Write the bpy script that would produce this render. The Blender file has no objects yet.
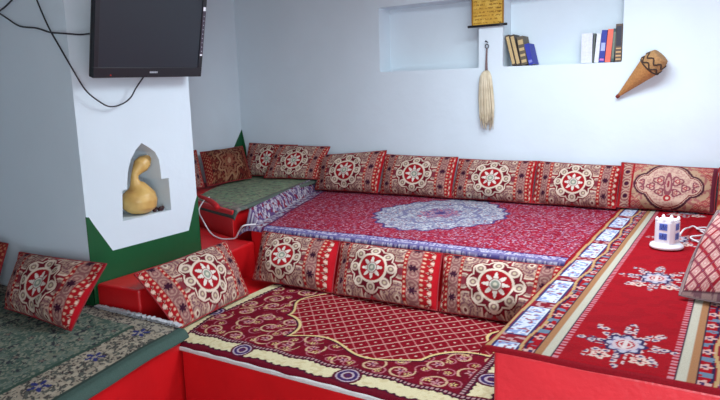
import bpy, math, random
import numpy as np
from mathutils import Vector, Matrix
from mathutils.geometry import tessellate_polygon

scene = bpy.context.scene
COL = scene.collection
rng = np.random.default_rng(7)
random.seed(7)
PI = math.pi

# ------------------------------------------------------------------ helpers
def lin(r, g, b):
    c = np.array([r, g, b], float) / 255.0
    return np.where(c <= 0.04045, c / 12.92, ((c + 0.055) / 1.055) ** 2.4)

def link(o, parent=None):
    COL.objects.link(o)
    if parent is not None:
        o.parent = parent
    return o

def tag(o, label=None, cat=None, group=None, kind=None):
    if label: o['label'] = label
    if cat: o['category'] = cat
    if group: o['group'] = group
    if kind: o['kind'] = kind
    return o

def empty(name, loc, label, cat, group=None):
    o = bpy.data.objects.new(name, None)
    o.location = loc
    o.empty_display_size = 0.05
    link(o)
    return tag(o, label, cat, group)

def mesh_obj(name, verts, faces, mat, parent=None, smooth=False, origin=None):
    """origin: world position that becomes the object's own origin (top level) or parent's origin"""
    v = np.asarray(verts, float)
    off = np.zeros(3)
    if parent is not None:
        off = np.array(parent.location)
        p = parent.parent
        while p is not None:
            off = off + np.array(p.location); p = p.parent
    elif origin is not None:
        off = np.array(origin, float)
    v = v - off
    me = bpy.data.meshes.new(name)
    me.from_pydata([tuple(a) for a in v], [], [tuple(int(i) for i in f) for f in faces])
    me.update()
    if smooth:
        me.polygons.foreach_set('use_smooth', [True] * len(me.polygons))
    me.materials.append(mat)
    o = bpy.data.objects.new(name, me)
    if parent is None and origin is not None:
        o.location = origin
    link(o, parent)
    return o

def fast_mesh(name, verts, quads, colors, mat, parent=None, origin=None):
    v = np.asarray(verts, float)
    off = np.zeros(3)
    if parent is not None: off = np.array(parent.location)
    elif origin is not None: off = np.array(origin, float)
    v = v - off
    q = np.asarray(quads, np.int32)
    me = bpy.data.meshes.new(name)
    me.vertices.add(len(v))
    me.vertices.foreach_set('co', v.astype(np.float32).ravel())
    me.loops.add(q.size)
    me.loops.foreach_set('vertex_index', q.ravel())
    me.polygons.add(len(q))
    me.polygons.foreach_set('loop_start', np.arange(0, q.size, 4, dtype=np.int32))
    me.polygons.foreach_set('use_smooth', np.ones(len(q), bool))
    me.update(calc_edges=True)
    at = me.color_attributes.new('pattern', 'FLOAT_COLOR', 'POINT')
    rgba = np.ones((len(v), 4), np.float32)
    rgba[:, :3] = np.clip(colors, 0, 1)
    at.data.foreach_set('color', rgba.ravel())
    me.materials.append(mat)
    me.validate()
    o = bpy.data.objects.new(name, me)
    if parent is None and origin is not None:
        o.location = origin
    link(o, parent)
    return o

class MB:
    """collects simple shapes for one mesh"""
    def __init__(s): s.v = []; s.f = []
    def add(s, v, f):
        n = len(s.v)
        s.v += [tuple(map(float, a)) for a in v]
        s.f += [[i + n for i in ff] for ff in f]
        return s
    def box(s, x0, x1, y0, y1, z0, z1, M=None):
        v = [(x, y, z) for z in (z0, z1) for (x, y) in ((x0, y0), (x1, y0), (x1, y1), (x0, y1))]
        if M is not None: v = [tuple(M @ Vector(a)) for a in v]
        return s.add(v, [[0, 3, 2, 1], [4, 5, 6, 7], [0, 1, 5, 4], [1, 2, 6, 5], [2, 3, 7, 6], [3, 0, 4, 7]])
    def prism(s, pts, z0, z1):
        n = len(pts)
        v = [(p[0], p[1], z0) for p in pts] + [(p[0], p[1], z1) for p in pts]
        f = [list(range(n))[::-1], list(range(n, 2 * n))]
        f += [[i, (i + 1) % n, (i + 1) % n + n, i + n] for i in range(n)]
        return s.add(v, f)
    def lathe(s, prof, n=32, M=None):
        v = []; f = []
        for (r, z) in prof:
            for k in range(n):
                a = 2 * PI * k / n
                v.append((r * math.cos(a), r * math.sin(a), z))
        for i in range(len(prof) - 1):
            for k in range(n):
                k2 = (k + 1) % n
                f.append([i * n + k, i * n + k2, (i + 1) * n + k2, (i + 1) * n + k])
        f.append(list(range(n))[::-1]); m = (len(prof) - 1) * n
        f.append([m + k for k in range(n)])
        if M is not None: v = [tuple(M @ Vector(a)) for a in v]
        return s.add(v, f)
    def tube(s, pts, rad, n=8, sub=6, closed=False):
        P = catmull(pts, sub, closed)
        R = rad if hasattr(rad, '__len__') else [rad] * len(pts)
        RR = np.interp(np.linspace(0, 1, len(P)), np.linspace(0, 1, len(R)), R)
        T = np.gradient(P, axis=0)
        if closed: T = np.roll(P, -1, 0) - np.roll(P, 1, 0)
        T /= np.linalg.norm(T, axis=1)[:, None] + 1e-12
        up = np.array([0.03, 0.05, 1.0]); 
        if abs(np.dot(T[0], up)) > .9: up = np.array([1., .1, 0])
        N = up - T[0] * np.dot(up, T[0]); N /= np.linalg.norm(N)
        v = []; f = []
        for i in range(len(P)):
            N = N - T[i] * np.dot(N, T[i]); N /= np.linalg.norm(N) + 1e-12
            B = np.cross(T[i], N)
            for k in range(n):
                a = 2 * PI * k / n
                v.append(P[i] + RR[i] * (math.cos(a) * N + math.sin(a) * B))
        m = len(P)
        for i in range(m if closed else m - 1):
            j = (i + 1) % m
            for k in range(n):
                k2 = (k + 1) % n
                f.append([i * n + k, i * n + k2, j * n + k2, j * n + k])
        if not closed:
            f.append(list(range(n))[::-1]); f.append([(m - 1) * n + k for k in range(n)])
        return s.add(v, f)
    def build(s, name, mat, parent=None, smooth=False, origin=None, bevel=0, seg=2):
        o = mesh_obj(name, s.v, s.f, mat, parent, smooth, origin)
        if bevel:
            m = o.modifiers.new('bevel', 'BEVEL'); m.width = bevel; m.segments = seg; m.limit_method = 'ANGLE'
            m.harden_normals = False
        return o

def catmull(pts, sub, closed=False):
    P = np.asarray(pts, float)
    if len(P) < 3 and not closed:
        t = np.linspace(0, 1, sub + 1)[:, None]
        return P[0] * (1 - t) + P[-1] * t
    n = len(P); out = []
    segs = n if closed else n - 1
    for i in range(segs):
        if closed:
            a, b, c, d = P[(i - 1) % n], P[i], P[(i + 1) % n], P[(i + 2) % n]
        else:
            a, b, c, d = P[max(i - 1, 0)], P[i], P[i + 1], P[min(i + 2, n - 1)]
        for k in range(sub):
            t = k / sub
            out.append(0.5 * (2 * b + (c - a) * t + (2 * a - 5 * b + 4 * c - d) * t * t + (3 * b - a - 3 * c + d) * t ** 3))
    if not closed: out.append(P[-1])
    return np.array(out)

# ------------------------------------------------------------------ materials
def mat_plain(name, rgb, rough=0.6, noise=0.0, nscale=8.0, bump=0.0, bscale=40.0, metal=0.0, spec=0.5, rgb2=None):
    m = bpy.data.materials.new(name); m.use_nodes = True
    nt = m.node_tree; b = nt.nodes['Principled BSDF']
    b.inputs['Roughness'].default_value = rough
    b.inputs['Metallic'].default_value = metal
    b.inputs['Specular IOR Level'].default_value = spec
    c = lin(*rgb)
    tc = nt.nodes.new('ShaderNodeTexCoord')
    nz = nt.nodes.new('ShaderNodeTexNoise'); nz.inputs['Scale'].default_value = nscale; nz.inputs['Detail'].default_value = 4
    nt.links.new(tc.outputs['Object'], nz.inputs['Vector'])
    rp = nt.nodes.new('ShaderNodeValToRGB')
    c2 = lin(*rgb2) if rgb2 else c * (1 - noise)
    rp.color_ramp.elements[0].color = (*c2, 1); rp.color_ramp.elements[0].position = .3
    rp.color_ramp.elements[1].color = (*c, 1); rp.color_ramp.elements[1].position = .65
    nt.links.new(nz.outputs['Fac'], rp.inputs['Fac'])
    nt.links.new(rp.outputs['Color'], b.inputs['Base Color'])
    if bump:
        n2 = nt.nodes.new('ShaderNodeTexNoise'); n2.inputs['Scale'].default_value = bscale; n2.inputs['Detail'].default_value = 5
        nt.links.new(tc.outputs['Object'], n2.inputs['Vector'])
        bp = nt.nodes.new('ShaderNodeBump'); bp.inputs['Strength'].default_value = bump; bp.inputs['Distance'].default_value = 0.02
        nt.links.new(n2.outputs['Fac'], bp.inputs['Height'])
        nt.links.new(bp.outputs['Normal'], b.inputs['Normal'])
    return m

def mat_fabric(name, rough=0.85, weave=260.0, amount=0.25, bump=0.25, sheen=0.15, dye=1.0):
    m = bpy.data.materials.new(name); m.use_nodes = True
    nt = m.node_tree; b = nt.nodes['Principled BSDF']
    b.inputs['Roughness'].default_value = rough
    b.inputs['Specular IOR Level'].default_value = 0.08
    b.inputs['Sheen Weight'].default_value = sheen
    at = nt.nodes.new('ShaderNodeAttribute'); at.attribute_name = 'pattern'
    tc = nt.nodes.new('ShaderNodeTexCoord')
    nz = nt.nodes.new('ShaderNodeTexNoise'); nz.inputs['Scale'].default_value = weave; nz.inputs['Detail'].default_value = 2
    nt.links.new(tc.outputs['Object'], nz.inputs['Vector'])
    mr = nt.nodes.new('ShaderNodeMapRange'); mr.inputs['To Min'].default_value = dye * (1 - amount); mr.inputs['To Max'].default_value = dye * (1 + amount)
    nt.links.new(nz.outputs['Fac'], mr.inputs['Value'])
    mx = nt.nodes.new('ShaderNodeMix'); mx.data_type = 'RGBA'; mx.blend_type = 'MULTIPLY'; mx.inputs[0].default_value = 1
    nt.links.new(at.outputs['Color'], mx.inputs[6]); nt.links.new(mr.outputs['Result'], mx.inputs[7])
    nt.links.new(mx.outputs[2], b.inputs['Base Color'])
    n2 = nt.nodes.new('ShaderNodeTexNoise'); n2.inputs['Scale'].default_value = 60; n2.inputs['Detail'].default_value = 4
    nt.links.new(tc.outputs['Object'], n2.inputs['Vector'])
    bp = nt.nodes.new('ShaderNodeBump'); bp.inputs['Strength'].default_value = bump; bp.inputs['Distance'].default_value = 0.01
    nt.links.new(n2.outputs['Fac'], bp.inputs['Height']); nt.links.new(bp.outputs['Normal'], b.inputs['Normal'])
    return m

M = {}
M['plaster'] = mat_plain('white_plaster', (215, 227, 234), .8, .05, 2.0, .25, 6)
M['niche'] = mat_plain('niche_plaster', (218, 224, 226), .8, .05, 3.0, .2, 9)
M['red'] = mat_plain('red_gloss_paint', (205, 22, 28), .38, .14, 5.0, .12, 14)
M['red_pinkish'] = mat_plain('pinkish_red_paint', (222, 50, 58), .38, .1, 6.0, .15, 30)  # lighter, pinker red than the other platforms, right platform only
M['green'] = mat_plain('green_gloss_paint', (14, 84, 46), .4, .12, 5.0, .1, 14)
M['floor'] = mat_plain('floor_cement', (120, 60, 52), .6, .2, 6, .1, 20)
M['ceiling'] = mat_plain('ceiling_plaster', (206, 200, 192), .85, .15, 3, .3, 6)
M['black'] = mat_plain('black_plastic', (16, 17, 22), .35, .1, 20)
M['bezel'] = mat_plain('black_gloss_bezel', (20, 23, 30), .4, .1, 20)
M['screen'] = mat_plain('dark_glass_screen', (30, 37, 46), .4, .06, 2)
M['rubber'] = mat_plain('dark_rubber_cable', (30, 32, 40), .5, .1, 20)
M['white'] = mat_plain('white_plastic', (240, 240, 246), .35, .03, 10)
M['blue'] = mat_plain('blue_socket_plastic', (92, 120, 205), .4, .1, 30)
M['blue_dark'] = mat_plain('dark_socket_holes', (40, 52, 120), .5, .1, 30)
M['cordw'] = mat_plain('white_flex', (222, 220, 222), .45, .05, 20)
M['gourd'] = mat_plain('gourd_skin', (222, 186, 112), .38, .2, 9, .08, 20, rgb2=(190, 142, 72))
M['stem'] = mat_plain('gourd_stem', (120, 84, 44), .8, .3, 30)
M['grey_mark'] = mat_plain('silver_lettering', (170, 174, 182), .4, .05, 30)
M['sticker'] = mat_plain('dark_sticker', (62, 52, 66), .5, .1, 30)
M['led'] = mat_plain('red_indicator', (210, 50, 40), .3, .05, 30)
M['wood'] = mat_plain('dark_wood', (36, 26, 24), .6, .3, 20)
M['hair'] = mat_plain('horsehair', (214, 202, 176), .7, .25, 14, rgb2=(188, 172, 140))
M['braid'] = mat_plain('braided_leather', (118, 92, 92), .7, .3, 90)
M['steel'] = mat_plain('steel_nail', (70, 72, 82), .35, .1, 30, metal=.8)
M['straw'] = mat_plain('woven_straw', (190, 132, 74), .8, .25, 80, .6, 120)
M['straw_dark'] = mat_plain('dark_woven_straw', (70, 48, 36), .85, .3, 80, .5, 120)
M['straw_pale'] = mat_plain('pale_woven_straw', (176, 132, 84), .85, .3, 80, .5, 120)
M['tip'] = mat_plain('tip_binding', (120, 44, 34), .8, .2, 60)
M['pad'] = mat_plain('pale_foam_cloth', (206, 204, 200), .85, .12, 20, .2, 60)
M['fringe'] = mat_plain('white_fringe', (196, 198, 202), .85, .15, 50)
M['trinket'] = mat_plain('dark_beads', (60, 20, 26), .35, .4, 60)
M['redcloth'] = mat_plain('bright_red_cloth', (205, 22, 30), .7, .15, 30, .3, 60)
M['piping'] = mat_plain('red_piping', (150, 30, 38), .8, .2, 80, .2, 120)
M['piping_grey'] = mat_plain('grey_piping', (140, 118, 118), .8, .25, 80, .2, 120)
M['paper'] = mat_plain('book_pages', (226, 220, 205), .8, .08, 80)
M['carpet'] = mat_fabric('carpet_pile', .9, 230, .25, .3, 0, .74)
M['cushion'] = mat_fabric('cushion_weave', .85, 260, .2, .2, 0, .8)
M['scroll'] = mat_fabric('gilt_paper', .45, 120, .12, .1, 0)

# ------------------------------------------------------------------ pattern maths
def hsh(i, j, s=0):
    n = (i.astype(np.int64) * 374761393 + j.astype(np.int64) * 668265263 + s * 1442695041) & 0x7fffffff
    n = ((n ^ (n >> 13)) * 1274126177) & 0x7fffffff
    return ((n ^ (n >> 16)) & 0xffff) / 65535.0
def vnoise(x, y, s=0):
    i = np.floor(x); j = np.floor(y); fx = x - i; fy = y - j
    fx = fx * fx * (3 - 2 * fx); fy = fy * fy * (3 - 2 * fy)
    a = hsh(i, j, s); b = hsh(i + 1, j, s); c = hsh(i, j + 1, s); d = hsh(i + 1, j + 1, s)
    return (a * (1 - fx) + b * fx) * (1 - fy) + (c * (1 - fx) + d * fx) * fy
def cells(x, y, sx, sy, s=0, jit=.5, brick=False):
    gy = y / sy; j = np.floor(gy)
    gx = x / sx + (0.5 * (j % 2) if brick else 0); i = np.floor(gx)
    r1, r2, r3, r4 = (hsh(i, j, s + k) for k in (0, 11, 23, 37))
    dx = (gx - i - .5 - (r1 - .5) * jit) * sx; dy = (gy - j - .5 - (r2 - .5) * jit) * sy
    return dx, dy, r3, r4
class Paint:
    def __init__(s, x, base):
        s.c = np.empty(x.shape + (3,)); s.c[:] = lin(*base)
    def put(s, mask, rgb, a=1.0):
        m = np.clip(np.asarray(mask, float), 0, 1) * a
        s.c = s.c * (1 - m[..., None]) + lin(*rgb) * m[..., None]
    def mixc(s, mask, arr):
        m = np.clip(np.asarray(mask, float), 0, 1)[..., None]
        s.c = s.c * (1 - m) + arr * m
def ss(a, b, x):
    t = np.clip((x - a) / (b - a), 0, 1); return t * t * (3 - 2 * t)
def band(x, c, w, e=.002):                      # soft band
    return 1 - ss(w / 2, w / 2 + e, np.abs(x - c))
def disc(r, R, e=.003):
    return 1 - ss(R, R + e, r)

# ---- cushion designs; X in -W/2..W/2, Y in -H/2..H/2
def paisley_fill(p, mask, X, Y, s):
    a, b = np.abs(X), np.abs(Y)
    p.put(mask, (178, 142, 124))
    d = np.hypot(a - .165, b - .16)
    p.put(mask * (np.abs((d / .02) % 1 - .5) < .17), (132, 84, 92))
    n = vnoise(X * 130, Y * 130, s)
    p.put(mask * (n > .72), (206, 174, 150)); p.put(mask * (n < .25), (130, 84, 92))

def pat_medallion(X, Y, W, H, dim=False):
    p = Paint(X, (146, 30, 36))
    aX = np.abs(X); r = np.hypot(X, Y); th = np.arctan2(Y, X)
    # square panel
    pan = (aX < .195).astype(float)
    p.put(pan, (140, 30, 44))
    corner = np.hypot(aX - .16, np.abs(Y) - .16)
    paisley_fill(p, pan * (corner < .09), X, Y, 5)
    p.put(pan * band(corner, .092, .010), (222, 198, 176))
    p.put(pan * disc(np.hypot(aX - .165, np.abs(Y) - .165), .016), (226, 206, 182))
    p.put(pan * disc(np.hypot(aX - .165, np.abs(Y) - .165), .008), (120, 50, 56))
    # side crescents between corners
    lob = np.hypot(aX - .185, Y)
    p.put(pan * (lob < .05), (164, 128, 116)); p.put(pan * band(lob, .046, .008), (216, 192, 170))
    p.put(pan * (lob < .026), (130, 50, 60))
    cap = np.hypot(X, np.abs(Y) - .205)
    p.put(pan * (cap < .06), (164, 124, 118)); p.put(pan * band(cap, .058, .008), (218, 194, 172)); p.put(pan * (cap < .03), (190, 60, 66))
    # eight lobed wreath
    k8 = np.abs(np.cos(4 * th))
    Rout = .140 + .024 * k8 ** .7
    p.put((r < Rout + .008), (120, 28, 44))
    p.put((r < Rout), (224, 204, 182))
    p.put((r < Rout - .011) * (r > .1), (112, 24, 38))
    t8 = np.round(th / (PI / 4)) * (PI / 4)
    dl = np.hypot(r * np.cos(th - t8) - .127, r * np.sin(th - t8))
    p.put(disc(dl, .028), (228, 208, 186)); p.put(disc(dl, .017), (150, 118, 110)); p.put(disc(dl, .007), (214, 196, 160))
    # inner ring + rosette
    p.put(disc(r, .102), (230, 214, 192)); p.put(disc(r, .088), (166, 24, 34))
    p.put((r < .056 + .020 * np.cos(8 * th)), (234, 224, 210))
    p.put(disc(r, .036) * (1 - disc(r, .031)), (150, 50, 50)); p.put(disc(r, .024), (150, 156, 140)); p.put(disc(r, .010), (222, 214, 190))
    # red rails with pale dots
    for c in (.205, .288):
        p.put(band(aX, c, .02), (170, 28, 34))
        dy = (Y / .03 + .5) % 1 - .5
        p.put(disc(np.hypot(aX - c, dy * .03), .0055), (222, 180, 150))
    # grey flowered band
    bd = band(aX, .247, .062)
    p.put(bd, (146, 94, 92))
    f = (Y / .07 + .5) % 1 - .5; u = (aX - .247)
    w = np.sin(2 * PI * np.hypot(u, f * .07) / .018)
    p.put(bd * (w > .3), (186, 148, 132), .8)
    f2 = (Y / .14 + .25) % 1 - .5
    fl = np.hypot(u, f2 * .14); tf = np.arctan2(f2 * .14, u)
    p.put(bd * (fl < .024 * (.45 + .55 * np.abs(np.cos(3 * tf)))), (62, 24, 44))
    # outer red triangles and drops
    out = ss(.298, .3, aX)
    p.put(out, (172, 28, 34))
    tri = np.abs(((Y / .05) % 1) - .5) * 2
    p.put(out * (np.abs((aX - .302) / .036 - tri) < .2), (100, 18, 34)); p.put(out * (np.abs((aX - .302) / .036 - tri) < .07), (214, 160, 140))
    dr = np.hypot((aX - .318) * 1.0, (((Y / .05 + .5) % 1) - .5) * .05 * .85)
    p.put(out * disc(dr, .008), (232, 196, 174))
    p.put(X > W / 2 - .010, (186, 22, 34))
    return p.c

def pat_quatrefoil(X, Y, W, H):
    p = Paint(X, (176, 84, 84))
    dx, dy, a, b = cells(X, Y, .042, .036, 3, 0, True)
    d = np.abs(dx) / .021 + np.abs(dy) / .018
    p.put(d < .95, (206, 168, 138)); p.put(d < .68, (184, 52, 58)); p.put(d < .3, (226, 180, 156))
    Xo, Yo = X, Y; X = (X - .02) / 1.22; Y = Y / 1.22
    q = np.minimum(np.hypot(X * .82, np.maximum(np.abs(Y) - .06, 0) * 1.0) - .09, np.hypot(np.maximum(np.abs(X) - .12, 0), Y) - .066)
    q = np.minimum(q, np.hypot(X, Y * 1.0) * .9 - .125)
    p.put(q < .045, (196, 160, 130)); 
    w = vnoise(X * 70, Y * 70, 9)
    p.put((q < .045) * (w > .6), (176, 110, 104))
    p.put(np.abs(q - .006) < .006, (84, 40, 54)); p.put(q < 0, (220, 186, 164)); p.put(np.abs(q + .006) < .003, (140, 60, 64))
    aX = np.abs(X); ins = q < -.016
    n = vnoise(X * 110, Y * 110, 4)
    p.put(ins * (n > .62), (198, 150, 138)); p.put(ins * (n < .22), (196, 140, 132))
    for cxx, cyy, R in ((.05, .03, .034), (.095, -.015, .026), (.045, -.05, .026), (.15, .012, .02), (.145, -.03, .014)):   # curling sprays
        rr = np.hypot(aX - cxx, Y - cyy); tt = np.arctan2(Y - cyy, aX - cxx)
        p.put(ins * (np.abs(rr - R * (.8 + .2 * np.cos(3 * tt))) < .005), (142, 74, 86)); p.put(ins * (rr < R * .42), (186, 74, 82)); p.put(ins * (rr < R * .2), (226, 196, 170))
    drop = np.hypot(X / (.018 + .10 * np.clip(.07 - Y, 0, .1)), (Y - .01) / .085)
    p.put(ins * (drop < 1), (150, 84, 92)); p.put(ins * (drop < .6), (206, 160, 146)); p.put(ins * (drop < .3), (150, 60, 72))
    p.put(ins * (np.hypot(X, Y + .088) < .022), (176, 44, 54)); p.put(ins * (np.hypot(X, Y + .088) < .010), (226, 200, 176))
    X, Y = Xo, Yo
    side = X < -.25
    p.put(side, (150, 84, 84))
    f = (Y / .1 + .5) % 1 - .5
    rr = np.hypot(X + .275, f * .1); p.put(side * (np.sin(2 * PI * rr / .02) > .1), (196, 160, 140)); p.put(side * (rr < .016), (70, 30, 52))
    p.put(band(X, -.236, .012), (160, 30, 38)); p.put(X > W / 2 - .03, (110, 44, 60)); p.put(X < -W / 2 + .02, (176, 34, 38))
    return p.c

def pat_lattice(X, Y, W, H):
    p = Paint(X, (164, 36, 50))
    u = (X + Y) / .052; v = (X - Y) / .052
    fu = np.abs(u - np.round(u)); fv = np.abs(v - np.round(v))
    m = np.maximum(np.abs((u % 1) - .5), np.abs((v % 1) - .5))
    p.put((m < .36), (226, 184, 172)); p.put(m < .24, (206, 138, 138)); p.put(m < .1, (232, 204, 190))
    p.put(m > .465, (136, 78, 100))
    e = np.maximum(np.abs(X) - W / 2, np.abs(Y) - H / 2)
    b = e > -.014
    p.put(b, (176, 150, 144)); p.put(b * (vnoise(X * 90, Y * 90, 2) > .6), (134, 100, 108)); p.put(np.abs(e + .014) < .004, (90, 60, 70))
    return p.c

def pat_star(X, Y, W, H):
    p = Paint(X, (112, 44, 36))
    w = vnoise(X * 60, Y * 60, 8); p.put(w > .56, (150, 98, 70)); p.put(vnoise(X * 90, Y * 90, 1) > .7, (72, 30, 30))
    th = np.arctan2(Y, X); d = np.hypot(X, Y) * (1 + .16 * np.cos(8 * th))
    p.put(np.abs(d - .155) < .012, (166, 122, 92)); p.put(np.abs(d - .105) < .012, (150, 100, 76)); p.put(d < .06, (146, 84, 66)); p.put(d < .025, (178, 140, 108))
    p.put(np.abs(X) > .27, (134, 36, 34))
    p.put((np.abs(X) > .27) * (np.sin(Y * 2 * PI / .04) * np.sin(X * 2 * PI / .03) > .3), (180, 120, 90))
    return p.c

def pat_orange(X, Y, W, H):
    p = Paint(X, (196, 132, 84))
    w = vnoise(X * 50, Y * 50, 8); p.put(w > .58, (214, 172, 124)); p.put(vnoise(X * 70, Y * 70, 1) > .68, (172, 64, 52))
    rr = np.hypot(X, Y); p.put(np.abs(rr - .1) < .012, (140, 50, 46))
    return p.c

# ------------------------------------------------------------------ cushions
def cushion(corners, label, group, pattern, seed, T=.15, W=.66, H=.37, pipe='piping', shift=0.0, conc=1.0):
    BL, BR, TR, TL = (np.array(c, float) for c in corners)
    base = (BL + BR) / 2
    root = empty('cushion', base, label, 'cushion', group)
    nu, nv = int(W / .0045), int(H / .0045)
    u = np.linspace(-1, 1, nu); v = np.linspace(-1, 1, nv)
    U, V = np.meshgrid(u, v)
    # slightly concave edges, pointed corners
    Uo = U * (1 - .02 * conc * (1 - V ** 2)); Vo = V * (1 - .03 * conc * (1 - U ** 2))
    s = (Uo + 1) / 2; t = (Vo + 1) / 2
    P = (BL * ((1 - s) * (1 - t))[..., None] + BR * (s * (1 - t))[..., None] + TR * (s * t)[..., None] + TL * ((1 - s) * t)[..., None])
    nrm = np.cross(BR - BL, TL - BL) + np.cross(TR - TL, TR - BR); nrm /= np.linalg.norm(nrm)
    bul = (np.clip(1 - np.abs(U) ** 3.2, 0, 1) * np.clip(1 - np.abs(V) ** 2.6, 0, 1)) ** .62
    lump = (vnoise(U * 2.2 + 9, V * 1.7 + seed * 3.1, seed) - .5) * .04 + (vnoise(U * 6, V * 4 + seed, seed + 5) - .5) * .014
    # belly sinks towards the bottom
    sagw = 1 + .18 * (-V)
    front = P + nrm * (T * .55 * bul * sagw + lump * bul ** .5)[..., None]
    back = P - nrm * (T * .33 * bul)[..., None]
    X = U * W / 2 + shift * (1 - U ** 4); Y = V * H / 2
    c = pattern(X, Y, W, H)
    idx = np.arange(nu * nv).reshape(nv, nu)
    q = np.stack([idx[:-1, :-1], idx[:-1, 1:], idx[1:, 1:], idx[1:, :-1]], -1).reshape(-1, 4)
    fast_mesh('front_panel', front.reshape(-1, 3), q, c.reshape(-1, 3), M['cushion'], root)
    st = 3
    bi = back[::st, ::st] if (nv - 1) % st == 0 and (nu - 1) % st == 0 else back
    ci = c[::st, ::st] if bi is not back else c
    n2, m2 = bi.shape[:2]; id2 = np.arange(n2 * m2).reshape(n2, m2)
    q2 = np.stack([id2[:-1, :-1], id2[1:, :-1], id2[1:, 1:], id2[:-1, 1:]], -1).reshape(-1, 4)
    fast_mesh('back_panel', bi.reshape(-1, 3), q2, np.tile(lin(140, 30, 36), (n2 * m2, 1)), M['cushion'], root)
    ring = np.concatenate([P[0, ::6], P[::6, -1], P[-1, ::-6], P[::-6, 0]])
    MB().tube(ring, .0045, 6, 1, True).build('piping', M[pipe], root, True)
    return root

# ------------------------------------------------------------------ carpets
def sheet(name, Pfun, a0, a1, b0, b1, step, pat, label, cat, skirt=.01, base=None, group=None):
    na = int((a1 - a0) / step) + 1; nb = int((b1 - b0) / step) + 1
    A, B = np.meshgrid(np.linspace(a0, a1, na), np.linspace(b0, b1, nb))
    P = Pfun(A, B)
    c = pat(A, B)
    idx = np.arange(na * nb).reshape(nb, na)
    q = np.stack([idx[:-1, :-1], idx[:-1, 1:], idx[1:, 1:], idx[1:, :-1]], -1).reshape(-1, 4)
    ring = np.concatenate([idx[0, :-1], idx[:-1, -1], idx[-1, :0:-1], idx[:0:-1, 0]])
    V = P.reshape(-1, 3); C = c.reshape(-1, 3)
    low = V[ring] - np.array([0, 0, skirt]); n0 = len(V)
    V = np.concatenate([V, low]); C = np.concatenate([C, C[ring] * .9])
    k = np.arange(len(ring)); k2 = np.roll(k, -1)
    sk = np.stack([ring[k2], ring[k], n0 + k, n0 + k2], -1)
    q = np.concatenate([q, sk])
    org = base if base is not None else P.reshape(-1, 3).mean(0)
    o = fast_mesh(name, V, q, C, M['carpet'], None, org)
    return tag(o, label, cat, group)

def wob(x, y, a, f, s): return (vnoise(x * f, y * f, s) - .5) * 2 * a

# ---- carpet on the raised platform
AX0, AX1, AY0, AY1 = -2.95, -.735, 3.245, 4.93
def left_edge(y): return -2.945 - (y - 3.35) * .352
def pat_A(X, Y):
    p = Paint(X, (164, 14, 44))
    p.put(vnoise(X * 14, Y * 14, 2) > .6, (146, 12, 40), .6)
    for sd, (sx, sy) in enumerate(((.034, .03), (.045, .037), (.06, .05))):
        dx, dy, a, b = cells(X + .013 * sd, Y + .02 * sd, sx, sy, 40 + sd * 7, .6)
        an = (a * 3.1); uu = dx * np.cos(an) + dy * np.sin(an); vv = -dx * np.sin(an) + dy * np.cos(an)
        m = (np.abs(uu) < .011) * (np.abs(vv) < .0036) * (b > .42)
        p.put(m * (b <= .62), (206, 176, 190)); p.put(m * (b > .62) * (b < .85), (170, 150, 180)); p.put(m * (b >= .85), (96, 44, 92))
    g = vnoise(X * 130, Y * 110, 21); p.put(g > .68, (190, 120, 146), .6); p.put(g < .22, (110, 14, 50), .7)
    # medallion
    ex = (X + 1.90) / .49; ey = (Y - 4.2) / .62
    r = np.hypot(ex, ey); th = np.arctan2(ey, ex)
    R = .93 + .035 * np.cos(20 * th) + .03 * np.cos(4 * th)
    p.put(r < R + .04, (84, 66, 120)); p.put(r < R, (166, 168, 182))
    n = vnoise(X * 95, Y * 80, 5); n2 = vnoise(X * 85 + 7, Y * 75, 15)
    inn = r < R
    p.put(inn * (n > .6), (116, 116, 154)); p.put(inn * (n2 > .64), (212, 212, 216)); p.put(inn * (n < .2), (150, 70, 98))
    p.put(inn * (np.abs(r - .55 - .06 * np.cos(8 * th)) < .03), (128, 124, 158))
    core = (r < .3 + .05 * np.cos(8 * th)); p.put(core, (168, 160, 180)); p.put(core * (n > .5), (96, 76, 130)); p.put(core * (n2 > .6), (188, 110, 128))
    p.put(r < .08, (84, 66, 120))
    # borders
    def border(m, t, s):
        p.put(m, (150, 136, 176)); w = vnoise(s * 110, t * 90, 3); p.put(m * (w > .52), (204, 198, 218)); p.put(m * (vnoise(s * 100, t * 80, 8) > .64), (96, 84, 146))
    d = Y - AY0
    border(d < .085, d, X); p.put(np.abs(d - .088) < .007, (92, 40, 96)); p.put(np.abs(d - .012) < .006, (122, 116, 164))
    dl = X - left_edge(Y)
    m = (dl < .10) * (d > .0)
    p.put(m, (160, 148, 170)); p.put(m * (vnoise(dl * 60, Y * 60, 3) > .56), (208, 202, 210)); p.put(m * (vnoise(dl * 50, Y * 50, 8) > .62), (104, 76, 124)); p.put(m * (vnoise(dl * 40, Y * 40, 18) > .74), (140, 40, 70)); p.put(np.abs(dl - .1) < .01, (104, 40, 84))
    return p.c
def P_A(A, B):
    s = (A - 0) ; y = B
    xl = left_edge(y)
    X = xl - .16 + s * (AX1 - xl + .16)
    z = .656 + wob(X, y, .004, 5, 4)
    f = AY0 + .02 - y
    lip = np.clip(f / .02, 0, 1); z = z - .022 * lip ** 2
    over = np.clip((xl - X) / .16, 0, 1)      # the left border climbs the side of the green mattress
    z = z + np.where(y > 3.36, .10 * np.sin(over * PI / 2), -.05 * over ** 2 * 1.0)
    X = np.where(over > 0, np.where(y > 3.36, xl - .07 * over, xl - .12 * over), X)
    return np.stack([X, y, z], -1)
def pat_A2(A, B):
    xl = left_edge(B); X = xl - .16 + A * (AX1 - xl + .16)
    c = pat_A(X, B)
    return c
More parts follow.
